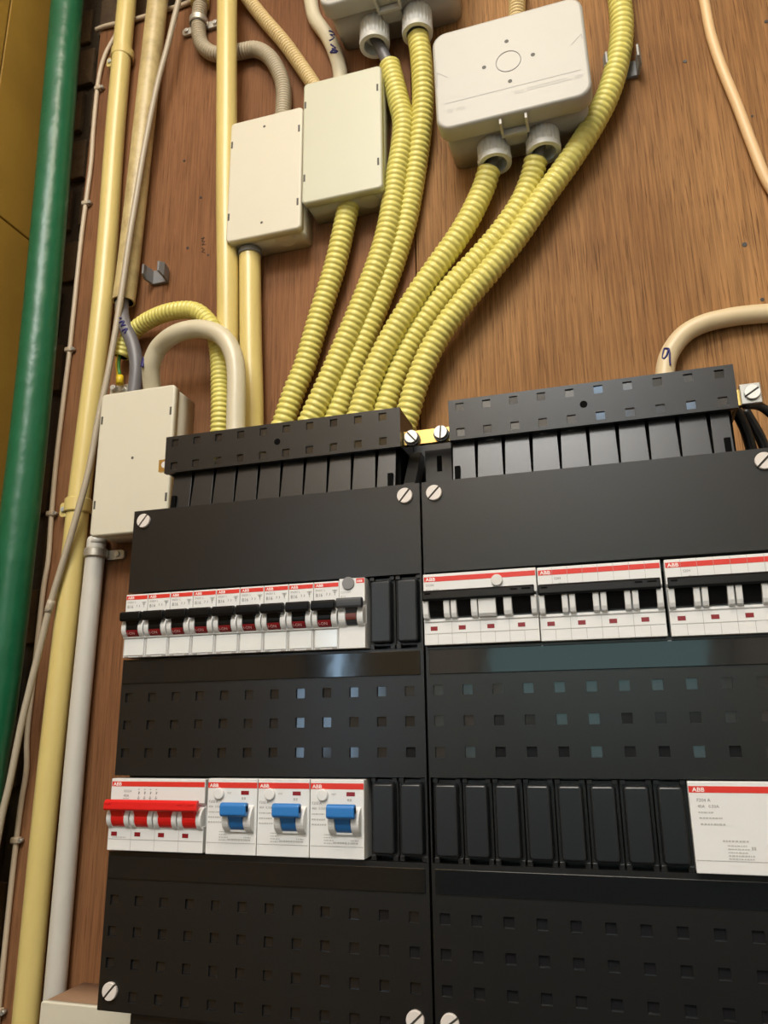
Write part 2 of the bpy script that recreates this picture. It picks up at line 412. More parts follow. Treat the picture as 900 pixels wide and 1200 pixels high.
window(3, 110, 930, 1700, 260, 150, False, 'glass')

# ------------------------------------------------------------------ the two distribution boards
HP = 17.5
def slotted_screw(x, y, r, z, parent, o, ang, mats=('screw', 'slot')):
    mb = MB(o); mb.cyl(x, y, r, z, z + 0.9, m=1, n=28)
    ca, sa = math.cos(ang), math.sin(ang); g = r * 0.13
    for sgn in (1, -1):
        a0 = math.asin(g / r); n = 16
        arc = [(r * math.cos(a0 + (PI - 2 * a0) * k / n), sgn * r * math.sin(a0 + (PI - 2 * a0) * k / n)) for k in range(n + 1)]
        def ring(zz, q): return [(x + (u * ca - v * sa) * q, y + (u * sa + v * ca) * q, zz) for u, v in arc]
        mb.loops([ring(z, 1), ring(z + 1.6, 1), ring(z + 2.0, 0.94)], 0, False)
    return part('screw', mb, list(mats), parent)
def board(x0, x1, label, holes_x, wins, bands, screws, lower_rows):
    o = ((x0 + x1) / 2, -160, -105)
    t = thing('distribution_board', label, 'distribution board', o, 'twin distribution boards')
    P = []
    for hx in holes_x:
        for hy in (22.7, 5.2, -12.3) + lower_rows:
            P.append((hx - 2.9, hx + 2.9, hy - 2.9, hy + 2.9, -1.3, 1))
    for wx0, wx1, wy0, wy1 in wins: P.append((wx0, wx1, wy0, wy1, None, 0))
    part('cover', MB(o).relief(x0, x1, -160.5, 151.3, P, 0, -9), ['black', 'pocket'], t, 0.35)
    part('base_box', MB(o).box(x0 + 2, x1 - 2, -158, 149, -104.6, -13), 'black', t, 1)
    for bx0, bx1, by0, by1 in bands:
        part('label_strip', MB(o).box(bx0, bx1, by0, by1, -0.2, 0.7), 'gloss', t, 0.3)
    for sx, sy, a in screws: slotted_screw(sx, sy, 5.0, 0, t, o, math.radians(a))
    part('mounting_rail', MB(o).box(x0 + 3, x1 - 3, 52, 87, -13, -11).box(x0 + 3, x1 - 3, -67, -32, -13, -11), 'void', t)
    return t
LOW = (-99.6, -117.1, -134.6, -152.1)
board(-199, 9.1, 'black distribution board with thin breakers and red main switch, on the left', [(c - 11) * HP for c in range(12)],
      [(-199, 8.2, 47.6, 93.2), (-199, 8.2, -71.6, -26.2)], [(-198.2, 7.0, 31.8, 46.2), (-198.2, 7.0, -87.2, -74.4)],
      [(-190.4, 143.5, 52), (-0.3, 143.5, 50), (-190.4, -149.6, 48), (-0.3, -149.6, 42)], LOW)
board(10.6, 218.6, 'black distribution board with three wide breakers and eight blanks, on the right', [17.5 + c * HP for c in range(12)],
      [(11.4, 217, 47.6, 93.2), (11.4, 217, -71.6, -26.2)], [(12.6, 217, 31.8, 46.2), (12.6, 217, -87.2, -74.4)],
      [(18.7, 143.5, 46), (208.6, 143.5, 44), (18.7, -149.6, 35), (208.6, -149.6, 30)], LOW)

# ------------------------------------------------------------------ small breakers
def fine_print(o, lines, parent, mname='pale_print', z=4.15):
    """rows of tiny unreadable print as short dashes: (x, y, length, height)"""
    mb = MB(o); rnd = random.Random(3)
    for x, y, ln, h in lines:
        u = 0
        while u < ln:
            wv = min(rnd.uniform(0.5, 1.5), ln - u); mb.quad([(x + u, y, z), (x + u + wv, y, z), (x + u + wv, y + h, z), (x + u, y + h, z)]); u += wv + rnd.uniform(0.25, 0.5)
    return part('fine_print', mb, mname, parent)
def hull_profile():   # side outline of a breaker front: (y, z)
    return [(0, -11), (0, 3.3), (12.5, 3.3), (12.7, 4.6), (15, 4.6), (15.3, 1.2), (27.5, 1.2), (28.5, 4), (42.3, 4), (42.3, -11)]
def lever(o, parent, x0, x1, bx0, bx1, mname, yb=26.6, zb=9.2, core_r=6.6, bar=(3.2, 2.3)):
    """rocker core between two cheeks plus the finger bar"""
    mb = MB(o)
    mb.disc_yz(o[1] + 19.5, 1.2, core_r, x0, x1, n=26)
    mb.ext([(o[1] + 21, 4.5), (o[1] + 20, 7.4), (o[1] + yb - 1.4, zb + 1.2), (o[1] + yb + 0.8, zb - 1.2)], x0 + 0.2, x1 - 0.2)
    p = []
    for k in range(16):
        a = 2 * PI * k / 16
        p.append((o[1] + yb + bar[0] * math.copysign(abs(math.cos(a)) ** 0.6, math.cos(a)), zb + bar[1] * math.copysign(abs(math.sin(a)) ** 0.6, math.sin(a))))
    mb.ext(p, bx0, bx1)
    return part('toggle', mb, mname, parent, 0.55)
def cheek(o, parent, x0, x1, mname='white', r=7.0):
    return part('cheek', MB(o).disc_yz(o[1] + 19.3, 1.0, r, x0, x1, n=30), mname, parent, 0.5)
PM = 17.15
GX, GY = -197.6, 48.7
def small_breaker(label):
    o = (GX, GY, 0); w_ = PM
    t = thing('circuit_breaker', label, 'breaker', o, 'thin breakers of the upper left row')
    part('body', MB(o).ext([(GY + y, z) for y, z in hull_profile()], GX + 0.15, GX + w_ - 0.15), 'white', t, 0.3)
    part('red_band', MB(o).box(GX + 0.5, GX + w_ - 0.5, GY + 38.7, GY + 41.3, 3.8, 4.12), 'red_band', t)
    text('logo', 'ABB', 2.5, (1.6, 39.1, 4.2), 'white_print', t, 0.03, 1.1)
    text('lettering', 'SN201 L', 1.9, (1.3, 36.3, 4.12), 'print', t, 0.0)
    text('rating', 'B16', 3.0, (1.5, 32.9, 4.12), 'print', t, 0.02)
    mb = MB(o)
    for (a, b, c, d) in ((8.6, 33.6, 9.2, 34.4), (9.2, 34.4, 8.7, 35.2), (10.6, 33.4, 11.2, 34.2), (11.2, 34.2, 10.7, 35.0), (12.6, 36.6, 16, 36.6), (13, 35.8, 15.6, 35.8), (13.6, 35.0, 15, 35.0), (14.3, 33.2, 14.3, 36.6)):
        dx, dy = c - a, d - b; l = math.hypot(dx, dy); nx_, ny_ = -dy / l * 0.16, dx / l * 0.16
        mb.quad([(GX + a + nx_, GY + b + ny_, 4.13), (GX + a - nx_, GY + b - ny_, 4.13), (GX + c - nx_, GY + d - ny_, 4.13), (GX + c + nx_, GY + d + ny_, 4.13)])
    part('symbol_print', mb, 'print', t)
    cheek(o, t, GX + 0.35, GX + 3.9); cheek(o, t, GX + 13.0, GX + 16.75)
    lever(o, t, GX + 4.1, GX + 12.8, GX + 0.85, GX + 16.3, 'toggle')
    ind = part('indicator', MB(o).disc_yz(GY + 19.5, 1.2, 6.85, GX + 4.2, GX + 12.7, n=8, a0=106, a1=160, rin=6.0), 'darkred', t)
    a = math.radians(124)
    tx = text('lettering', 'I-ON', 2.9, (4.6, 19.5 + 7.0 * math.cos(a) - 1.0 * math.sin(a), 1.2 + 7.0 * math.sin(a) - 0.7), 'pink_print', t, 0.0, 0.95)
    tx.rotation_euler = (-(PI / 2 - a) * 1.0, 0, 0); 
    mb = MB(o)
    for a in (0.75, 16.4): mb.quad([(GX + a - 0.22, GY + 0.6, 3.36), (GX + a + 0.22, GY + 0.6, 3.36), (GX + a + 0.22, GY + 12.3, 3.36), (GX + a - 0.22, GY + 12.3, 3.36)])
    part('seam', mb, 'seam', t)
    lc = part('label_cover', MB(o).box(GX + 1.2, GX + w_ - 1.2, GY + 1.2, GY + 12.0, 3.2, 3.9), 'clear_white', t, 0.25)
    for a in (1.4, 12.6): part('latch', MB(o).box(GX + a, GX + a + 3.1, GY + 0.2, GY + 1.3, 3.2, 3.7), 'seam', t)
    return t
ordn = ['first', 'second', 'third', 'fourth', 'fifth', 'sixth', 'seventh', 'eighth', 'ninth']
proto = small_breaker('thin white breaker with black toggle, leftmost in the upper left row, at the cover edge')
for k in range(1, 9):
    lab = 'thin white breaker with black toggle, %s from the left in the upper left row' % ordn[k]
    if k == 8: lab = 'thin white breaker with black toggle, beside the breaker with the grey round button'
    copy_tree(proto, (GX + k * PM, GY, 0), lab)

def earth_leak_single():
    x = GX + 9 * PM; y = GY; o = (x, y, 0)
    t = thing('residual_breaker', 'thin white breaker with grey round button, charcoal lever and small red mark', 'breaker', o)
    part('body', MB(o).ext([(y + a, b) for a, b in [(0, -11), (0, 4), (13.4, 4), (13.6, 4.4), (15, 4.4), (15.3, 1.2), (27.5, 1.2), (28.5, 4.4), (43.3, 4.4), (43.3, -11)]], x + 0.15, x + PM - 0.15), 'white', t, 0.3)
    part('test_button', MB(o).cyl(x + 6.3, y + 40.2, 4.0, 3.8, 5.4, n=28), 'mid_grey', t, 0.3, label='round grey test button')
    part('red_band', MB(o).box(x + 11.4, x + PM - 0.4, y + 40.0, y + 43.0, 4.2, 4.5), 'red_band', t)
    text('logo', 'ABB', 2.1, (11.9, 40.6, 4.56), 'white_print', t, 0.03, 0.95)
    text('lettering', 'DSN201', 2.0, (1.2, 34.0, 4.5), 'pale_print', t)
    text('rating', 'B16', 2.2, (1.2, 31.2, 4.5), 'pale_print', t)
    cheek(o, t, x + 0.6, x + 5.3); cheek(o, t, x + 12.6, x + 16.7)
    lever(o, t, x + 5.4, x + 12.5, x + 0.3, x + 16.9, 'grey_toggle', yb=27.2)
    part('indicator', MB(o).disc_yz(y + 19.5, 1.2, 6.8, x + 5.6, x + 12.3, n=8, a0=78, a1=110, rin=6), 'brownred', t)
earth_leak_single()

def strip_seams(o, segs, parent, z):
    mb = MB(o)
    for x0, y0, x1, y1, wd in segs:
        if abs(x1 - x0) > abs(y1 - y0): mb.quad([(x0, y0 - wd / 2, z), (x1, y1 - wd / 2, z), (x1, y1 + wd / 2, z), (x0, y0 + wd / 2, z)])
        else: mb.quad([(x0 - wd / 2, y0, z), (x0 + wd / 2, y0, z), (x1 + wd / 2, y1, z), (x1 - wd / 2, y1, z)])
    return part('seam', mb, 'seam', parent)

def four_pole(x, y, w_, label, mname, style, name, lett, bar_y, bar_z):
    """wide four pole device with one bar across all poles"""
    o = (x, y, 0); pw = w_ / 4
    t = thing(name, label, 'breaker' if style else 'switch', o)
    part('body', MB(o).ext([(y + a, b) for a, b in [(0, -11), (0, 4), (13.3, 4), (13.5, 4.6), (15, 4.6), (15.3, 1.2), (27.5, 1.2), (28.5, 4), (42.6, 4), (42.6, -11)]], x + 0.1, x + w_ - 0.1), 'white', t, 0.35)
    part('red_band', MB(o).box(x + 0.6, x + w_ - 0.5, y + 37.9, y + 40.9, 3.8, 4.12), 'red_band', t)
    text('logo', 'ABB', 2.9, (1.7, 38.35, 4.2), 'white_print', t, 0.04, 1.15)
    for s_, sz, tx, ty in lett: text('lettering', s_, sz, (tx, ty, 4.12), 'print', t)
    # cheeks and cores
    if style == 'button':
        ch = [(0.4, 3.8), (13.0, 16.6), (17.4, 20.8), (29.4, 33.2), (48.6, 53.4), (64.4, w_ - 0.4)]
        cores = [(3.9, 12.9), (20.9, 29.3), (44.2, 48.5), (53.6, 64.2)]
        part('front_block', MB(o).ext([(y + 14.8, 1), (y + 15.2, 6.4), (y + 17, 7.6), (y + 25.5, 8.2), (y + 26.5, 1)], x + 33.8, x + 44.1), 'white', t, 0.4, label='plain white block among the cheeks')
        part('test_button', MB(o).cyl(x + 45, y + 36.4, 3.4, 3.9, 5.6, n=28), 'white_dim', t, 0.4, label='small round white test button')
    else:
        ch, cores = [], []
        for k in range(4):
            ch += [(k * pw + 0.4, k * pw + 3.7), (k * pw + pw - 3.8, k * pw + pw - 0.4)]; cores.append((k * pw + 3.8, k * pw + pw - 3.9))
    for a, b in ch:
        if style: part('cheek', MB(o).ext([(y + 14.6, 1), (y + 14.9, 5.4), (y + 15.8, 6.8), (y + 18, 7.7), (y + 25.2, 8.6), (y + 26.2, 8.0), (y + 26.4, 1)], x + a, x + b), 'white', t, 0.5)
        else: cheek(o, t, x + a, x + b)
    cm = MB(o)
    for a, b in cores:
        if style: cm.ext([(y + 16, 1), (y + 16.4, 3.6), (y + 20, 5.6), (y + 26, 7.4), (y + 26.4, 1)], x + a, x + b)
        else: cm.disc_yz(y + 19.5, 1.2, 6.5, x + a, x + b, n=24)
        if not style: cm.ext([(y + 20, 4.5), (y + 20, 7.4), (y + bar_y - 1, bar_z + 1), (y + bar_y + 0.5, bar_z - 1.2)], x + a + 0.3, x + b - 0.3)
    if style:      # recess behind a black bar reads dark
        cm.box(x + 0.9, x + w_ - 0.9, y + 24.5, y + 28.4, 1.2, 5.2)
    part('rocker', cm, mname, t, 0.2)
    b0, b1 = (x + 0.7, x + w_ - 1.2)
    p = [(y + bar_y - 3.3, bar_z - 1.4), (y + bar_y - 3.5, bar_z + 1.0), (y + bar_y - 2.6, bar_z + 1.9), (y + bar_y + 1.6, bar_z + 1.5), (y + bar_y + 2.9, bar_z + 0.3), (y + bar_y + 2.9, bar_z - 1.6)]
    hb = MB(o).ext(p, b0, b1)
    br = part('handle_bar', hb, mname, t, 0.45)
    gb = MB(o)
    for a in ((b0 + 1.5, b0 + 5.2), (b1 - 13.5, b1 - 9.5), (b1 - 7.0, b1 - 2.0)):
        gb.box(a[0], a[1], y + bar_y + 0.4, y + bar_y + 1.1, bar_z + 1.0, bar_z + 1.95)
    part('groove', gb, 'void' if style else 'red', br)
    for k in range(4):
        cx = x + k * pw + pw * (0.36 if style else 0.27) + (0.8 if style == 'button' and k == 3 else 0)
        part('indicator', MB(o).box(cx - 2.1, cx + 2.1, y + 8.4, y + 10.9, 3.6, 4.1), 'darkred', t)
    segs = [(x + 0.6, y + 6.6, x + w_ - 0.6, y + 6.6, 0.28)]
    for k in range(1, 4):
        segs.append((x + k * pw, y + 0.4, x + k * pw, y + 13.2, 0.22))
        if style == 'plain': segs.append((x + k * pw, y + 29.5, x + k * pw, y + 42.4, 0.2))
    if style:
        for k in range(4):
            segs.append((x + (k + 0.5) * pw, y + 0.4, x + (k + 0.5) * pw, y + 6.4, 0.2))
            if style == 'plain': segs.append((x + (k + 0.5) * pw, y + 29.5, x + (k + 0.5) * pw, y + 42.4, 0.16))
    strip_seams(o, segs, t, 4.14)
    return t
four_pole(10.9, 48.6, 68.0, 'wide white four pole breaker with black bar and small round test button', 'toggle', 'button', 'circuit_breaker', [('DS204', 1.9, 1.6, 35.2), ('C16  0.03', 2.0, 1.6, 32.0)], 29.0, 8.6)
four_pole(79.4, 48.2, 68.4, 'wide white four pole breaker with black bar, middle of the three on the right', 'toggle', 'plain', 'circuit_breaker', [('S204', 2.0, 9.5, 35.0), ('C16', 2.2, 12.0, 31.6)], 29.0, 8.6)
four_pole(149.6, 47.9, 68.4, 'wide white four pole breaker with black bar, cut by the right picture edge', 'toggle', 'plain', 'circuit_breaker', [('S204', 2.0, 9.5, 35.0), ('C16', 2.2, 12.0, 31.6)], 29.0, 8.6)
sw = four_pole(-198, -70.4, 67.4, 'white four pole main switch with a long red handle bar', 'red', '', 'main_switch', [('SD204', 2.1, 9.5, 34.4), ('40A', 2.4, 9.5, 31.6)], 27.6, 10.2)
mb = MB((-198, -70.4, 0))
for k in range(4):
    X = -198 + 20 + k * 4.2; Y = -70.4
    for (a, b, c, d) in ((0, 36.2, 1.0, 36.2), (0.5, 35.0, 0.5, 33.2), (0.5, 33.2, 1.3, 34.8), (0.5, 32.4, 0.5, 31.4), (-0.3, 31.0, 1.3, 31.0), (0.2, 30.2, 0.9, 30.2)):
        if abs(c - a) > abs(d - b): mb.quad([(X + a, Y + b - .2, 4.13), (X + c, Y + d - .2, 4.13), (X + c, Y + d + .2, 4.13), (X + a, Y + b + .2, 4.13)])
        else: mb.quad([(X + a - .2, Y + b, 4.13), (X + a + .2, Y + b, 4.13), (X + c + .2, Y + d, 4.13), (X + c - .2, Y + d, 4.13)])
part('symbol_print', mb, 'print', sw)
fine_print((-198, -70.4, 0), [(-194.6, -62.9, 10, 0.5), (-188.5, -40.0, 4, 0.5)], sw)

def residual_switch(x, w_, label):
    y = -70.6; o = (x, y, 0)
    t = thing('residual_current_switch', label, 'switch', o, 'white switches with blue levers')
    part('body', MB(o).ext([(y + a, b) for a, b in [(0, -11), (0, 4), (43.2, 4), (43.2, -11)]], x + 0.15, x + w_ - 0.15), 'white', t, 0.35)
    part('red_band', MB(o).box(x + 0.3, x + w_ - 0.3, y + 37.8, y + 41.1, 3.8, 4.12), 'red_band', t)
    text('logo', 'ABB', 2.9, (1.5, 38.3, 4.2), 'white_print', t, 0.04, 1.15)
    part('test_button', MB(o).cyl(x + 8.2, y + 34.6, 3.5, 3.9, 5.8, n=28, r1=3.2), 'white', t, 0.4, label='round white test button')
    part('indicator', MB(o).box(x + 22.8, x + 28, y + 34.0, y + 36.3, 3.6, 4.1), 'darkred', t)
    text('lettering', 'TEST', 1.4, (13.4, 34.4, 4.12), 'print', t)
    text('lettering', 'F202 A', 2.1, (1.3, 29.2, 4.12), 'print', t)
    text('lettering', '40A  0.03A', 1.9, (1.3, 26.4, 4.12), 'print', t)
    fine_print(o, [(x + 1.3, y + 23.6, 8, 0.7), (x + 1.3, y + 20.6, 8.5, 0.8), (x + 1.3, y + 17.8, 9, 0.8), (x + 9, y + 12.6, 5, 0.5), (x + 9, y + 11, 5, 0.5), (x + 9, y + 9.5, 6, 0.5), (x + 9, y + 8, 5, 0.5), (x + 14.8, y + 8.1, 15, 0.9), (x + 25.5, y + 9.6, 4.5, 0.7), (x + 23.4, y + 31.2, 2.6, 1.4)], t)
    Y = y + 19.5
    for a, b in ((13.0, 17.2), (27.0, 32.0)):
        part('cheek', MB(o).disc_yz(y + 20.5, 1.4, 8.2, x + a, x + b, n=30), 'white', t, 0.5)
    part('cradle', MB(o).box(x + 17, x + 27.2, y + 13.0, y + 15.6, 3.9, 5.4), 'white', t, 0.3)
    mb = MB(o); mb.disc_yz(y + 20.3, 1.4, 7.2, x + 17.4, x + 26.8, n=28)
    mb.ext([(y + 20, 5), (y + 19, 8.6), (y + 25, 13), (y + 27.5, 10)], x + 17.6, x + 26.6)
    lv = part('lever', mb, 'blue', t, 0.3)
    p = [(y + 22.6, 9.4), (y + 22.2, 12.2), (y + 23.4, 13.6), (y + 28.8, 13.6), (y + 30.2, 12.4), (y + 30.2, 9.6), (y + 29, 8.6)]
    part('grip', MB(o).ext(p, x + 13.4, x + 30.6), 'blue', lv, 0.8)
    part('socket', MB(o).box(x + 30.4, x + 30.75, y + 25.2, y + 28.4, 10.4, 12.4), 'void', lv)
    strip_seams(o, [(x + 0.6, y + 6.6, x + w_ - 0.6, y + 6.6, 0.25)], t, 4.14)
    return t
RS = residual_switch(-128.9, 33.7, 'white switch with blue lever, next to the red main switch')
copy_tree(RS, (-95.0, -70.6, 0), 'white switch with blue lever, middle of the three')
copy_tree(RS, (-61.1, -70.6, 0), 'white switch with blue lever, beside the two black blanks')

def f204():
    x, y, w_ = 149.4, -71.0, 68.4; o = (x, y, 0)
    t = thing('residual_current_switch', 'wide white switch with plain face at the right end of the lower row', 'switch', o)
    part('body', MB(o).ext([(y + a, b) for a, b in [(0, -11), (0, 4), (44, 4), (44, -11)]], x, x + w_), 'white', t, 0.35)
    part('red_band', MB(o).box(x + 0.3, x + w_ - 0.3, y + 38.6, y + 41.8, 3.8, 4.12), 'red_band', t)
    text('logo', 'ABB', 2.9, (2.0, 39.1, 4.2), 'white_print', t, 0.04, 1.15)
    text('lettering', 'F204 A', 2.3, (3.6, 34.2, 4.12), 'print', t)
    text('lettering', '40A   0.03A', 2.1, (3.8, 31.3, 4.12), 'print', t)
    fine_print(o, [(x + 4, y + 28.7, 7, 0.7), (x + 4, y + 26, 11, 0.7), (x + 4.4, y + 23, 12, 0.8), (x + 14, y + 15.2, 12, 0.8), (x + 16, y + 13.2, 9, 0.5), (x + 16, y + 11.6, 10, 0.5), (x + 16, y + 10, 9, 0.5), (x + 16, y + 8.4, 12, 0.7), (x + 16, y + 7.0, 12, 0.6), (x + 27, y + 11.6, 2, 1.6)], t)
    strip_seams(o, [(x + 0.6, y + 6.2, x + w_ - 0.6, y + 6.2, 0.25)], t, 4.14)
f204()

# ------------------------------------------------------------------ blank covers
def blank(x, y, label, grp, w_=17.15):
    o = (x, y, 0)
    t = thing('blank_cover', label, 'blank cover', o, grp)
    part('frame', MB(o).box(x + 0.2, x + w_ - 0.2, y + 1.5, y + 43.6, -9, -3.6), 'black', t, 0.3)
    part('cap', MB(o).rprism(x + 2.1, x + 14.9, y + 3.2, y + 41.2, 1.8, [(-3.7, -0.5), (-1.5, -0.2), (1.2, 0), (2.1, 0.4), (2.5, 1.1)]), 'satin', t)
    for lx, ly, lh in ((0.5, 42.0, 2.3), (w_ - 3.4, 42.0, 2.3), (0.5, -0.6, 2.8), (w_ - 3.4, -0.6, 2.8)):
        part('lug', MB(o).box(x + lx, x + lx + 2.9, y + ly, y + ly + lh, -9, -1.4), 'black', t, 0.2)
    return t
B0 = blank(-25.4, 48.4, 'upright black blank cover beside the breaker with grey round button', 'black blanks of the left board', 16.9)
copy_tree(B0, (-8.5, 48.4, 0), 'upright black blank cover, last in the upper left row by the seam')
copy_tree(B0, (-25.4, -70.8, 0), 'upright black blank cover beside the third blue lever switch')
copy_tree(B0, (-8.5, -70.8, 0), 'upright black blank cover, last in the lower left row by the seam')
bl = ['first', 'second', 'third', 'fourth', 'fifth', 'sixth', 'seventh', 'eighth']
B1 = blank(11.8, -71.0, 'black blank cover, leftmost of the row of eight', 'row of eight black blanks', 17.15)
for k in range(1, 8):
    copy_tree(B1, (11.8 + k * 17.2, -71.0, 0), 'black blank cover, %s from the left in the row of eight' % bl[k] if k < 7 else 'black blank cover beside the wide plain white switch')

# ------------------------------------------------------------------ terminal strip covers above the boards
def strip_cover(x0, x1, hx, ribs, hole, sk0, sk1, label):
    o = ((x0 + x1) / 2, 150, -20)
    t = thing('terminal_cover', label, 'cover', o, 'terminal strip covers')
    P = []
    for h in hx:
        for hy in (203, 185.5): P.append((h - 2.7, h + 2.7, hy - 2.7, hy + 2.7, -9.1, 1))
    part('front_cover', MB(o).relief(x0, x1, 180.4, 208.2, P, -8, -12), ['black', 'pocket'], t, 0.4)
    part('hood', MB(o).box(x0, x1, 205.6, 208, -42, -11.9).box(x0, x0 + 2, 181, 205.6, -42, -11.9).box(x1 - 2, x1, 181, 205.6, -42, -11.9), 'black', t, 0.3)
    part('fixing_hole', MB(o).cyl(hole, 194.2, 2.3, -8.1, -7.75, n=20), 'void', t)
    # ribbed skirt: plates divided by tapering gaps, before a dark back
    part('skirt_back', MB(o).box(sk0, sk1, 149.5, 186, -22, -17).box(sk0 - 2, sk0, 149.5, 186, -42, -17).box(sk1, sk1 + 2, 149.5, 186, -42, -17), 'void', t)
    ed = [sk0] + ribs + [sk1]
    for k, (a, b) in enumerate(zip(ed, ed[1:])):
        g0 = 1.15 if k else 0; g1 = 1.15 if k < len(ed) - 2 else 0
        bot = [(a + g0 * .35, 150, -9.5), (b - g1 * .35, 150, -9.5)]; top = [(b - g1, 183, -13.5), (a + g0, 183, -13.5)]
        f_ = bot + top; bk = [(q[0], q[1], -17) for q in f_]
        part('skirt_plate', MB(o).loops([bk, f_], 0, False), 'black', t, 0.2)
    for cx in (sk0 + 3.2, sk1 - 3.2):
        part('slot', MB(o).box(cx - 1.7, cx + 1.7, 153, 163, -13, -8.8), 'void', t)
    return t
strip_cover(-182.3, -5.0, [-174.6 + k * HP for k in range(10)], [-161.2 + k * 17.3 for k in range(9)], -93.7, -177, -9.5, 'black terminal strip cover above the left board, yellow conduits behind it')
strip_cover(28.0, 201.2, [35.5 + k * HP for k in range(10)], [44.45 + k * HP for k in range(9)], 113.6, 29, 196, 'black terminal strip cover above the right board, before bare plywood')
# brackets between the strips
single('back_plate', MB((10, 149, -50)).box(-9, 29, 149, 196, -52, -46), 'black', 'black back plate in the gap between the two strips', 'plate', bevel=0.4)
single('mounting_bracket', MB((10, 150, -60)).box(6, 27, 150, 184, -34, -31).box(14.2, 17.6, 168, 179, -30.9, -30.4, 1), ['satin', 'void'], 'black slotted bracket plate below the brass link bar', 'bracket', bevel=0.4)
single('support_arm', MB((-3, 150, -60)).ext([(150, -12), (150, -24), (178, -40), (183, -40), (183, -30), (156, -12)], -4.5, 3.5), 'black', 'sloping black support arm at the left strip\'s right end', 'bracket', bevel=0.4)
# brass bars with their screws
o = (8, 190, -18)
t = thing('brass_bar', 'brass link bar with two slotted screws between the black strips', 'bar', o)
part('bar', MB(o).box(-4.8, 27.6, 183.2, 193.2, -19, -15.5), 'brass', t, 0.3)
for x, y, a in ((1.6, 187.6, 130), (21.6, 188.4, 85)):
    part('bush', MB(o).cyl(x, y - 0.6, 5.2, -15.6, -12.4), 'black_cable', t)
    slotted_screw(x, y, 4.5, -12.5, t, o, math.radians(a), ('steel', 'slot'))
o = (-188, 191, -17)
t = thing('brass_bar', 'brass bar end with a round hole at the far left strip end', 'bar', o)
part('bar', MB(o).relief(-191.5, -150, 184.6, 193.8, [], -14.5, -17), 'brass', t, 0.3)
mb = MB(o).cyl(-186.6, 189.6, 2.5, -14.6, -14.2, n=20)
part('hole', mb, 'white_dim', t)
o = (208, 190, -17)
t = thing('brass_bar', 'brass bar end with clamp and steel screw at the right edge', 'bar', o)
part('bar', MB(o).box(196, 214, 184, 194.5, -19, -15), 'brass', t, 0.3)
part('clamp', MB(o).box(203.4, 215, 183, 196, -15, -11), 'clamp_metal', t, 0.6)
slotted_screw(209.8, 189.8, 4.6, -11, t, o, math.radians(32), ('steel', 'slot'))
def cable(name, pts, r, mname, label, cat, group=None, **k):
    o = pts[-1] if k.pop('base_last', False) else pts[0]
    mats = [mname, 'void', 'groove_brown']
    mb = MB(o); mb.tube(pts, r, **k)
    return single(name, mb, mats, label, cat, group)
cable('black_cable', [(205, 184, -14), (214, 183.5, -18), (222, 178, -24), (235, 164, -34), (246, 130, -60), (250, 60, -95), (250, -200, -100), (250, -600, -100)], 2.6, 'black_cable', 'black cable leaving the steel clamp screw to the right', 'cable')
for k, (a, b, r, lab) in enumerate((((202, 190, -30), (214, 148.6, -52), 3.4, 'black cable dropping behind the right strip end, nearest the strip'), ((209, 190, -38), (226, 140, -60), 3.2, 'black cable dropping behind the right strip end, outer one'))):
    cable('black_cable', [a, ((a[0] + b[0]) / 2 + 1, (a[1] + b[1]) / 2 + 6, (a[2] + b[2]) / 2), b], r, 'black_cable', lab, 'cable')
# lower gutter and cream trunking
single('cable_gutter', MB((0, -260, -105)).box(-178, 219, -420, -161.5, -104.5, -3), 'black', 'black gutter box directly beneath the two boards', 'box', bevel=1)
t = thing('cable_trunking', 'cream trunking at the bottom left corner under the left board', 'trunking', (-230, -300, -105))
o = (-230, -300, -105)
part('body', MB(o).rprism(-287, -181, -420, -180.5, 1.5, [(-104.5, 0), (-64, 0)]), 'trunk_brown', t)
part('lid', MB(o).rprism(-287.4, -181, -420, -180, 2.0, [(-64, 0), (-60.8, 0), (-60, 0.8)]), 'cream_box', t)

# ------------------------------------------------------------------ junction boxes
def flat_box(x0, x1, y0, y1, zf, mname, label, slots, dots, knock):
    o = ((x0 + x1) / 2, y0, -105)
    t = thing('junction_box', label, 'box', o)
    part('body', MB(o).rprism(x0 + 1.5, x1 - 1.5, y0 + 1.5, y1 - 1.5, 3, [(-104.6, 0.0), (zf - 6, 0)]), mname, t)
    part('lid', MB(o).rprism(x0, x1, y0, y1, 4, [(zf - 7.5, 0.3), (zf - 1.6, 0), (zf - 0.5, 0.5), (zf, 1.7)]), mname, t)
    for sx, sy in slots:
        part('latch_slot', MB(o).box(sx - 0.9, sx + 0.9, sy - 3.6, sy + 3.6, zf - 0.4, zf + 0.12), 'slot', t)
    for dx, dy in dots:
        part('screw_hole', MB(o).cyl(dx, dy, 1.25, zf - 0.3, zf + 0.12, n=14), 'slot', t)
    for kx, kz, kr in knock:
        part('knockout', MB(o).lathe_y(kx, kz, [(y0 + 1.6, kr, 0), (y0 + 0.9, kr, 0), (y0 + 0.9, kr - 1, 0)], n=24), mname, t)
    return t
flat_box(-290, -217.5, 156, 283, -70, 'cream_box', 'pale cream junction box left of the black boards, at the lowest place', [(-287.2, 258.5), (-220.4, 258.9), (-287.2, 183), (-219.6, 183.7)], [(-254, 221)], [])
flat_box(-179, -107.8, 413.5, 539, -74, 'cream_box', 'cream junction box with two lid holes, upper left of two abreast', [(-176.8, 515), (-111, 516), (-176.8, 439), (-111, 440)], [(-145, 527), (-144.5, 426.5)], [(-128, -88, 9)])
flat_box(-106.6, -33.8, 435, 560.5, -72, 'green_box', 'greenish grey junction box, upper right of two abreast', [(-104.4, 537), (-37.2, 537), (-104.2, 460.5), (-37.2, 461)], [], [(-50, -88, 9)])
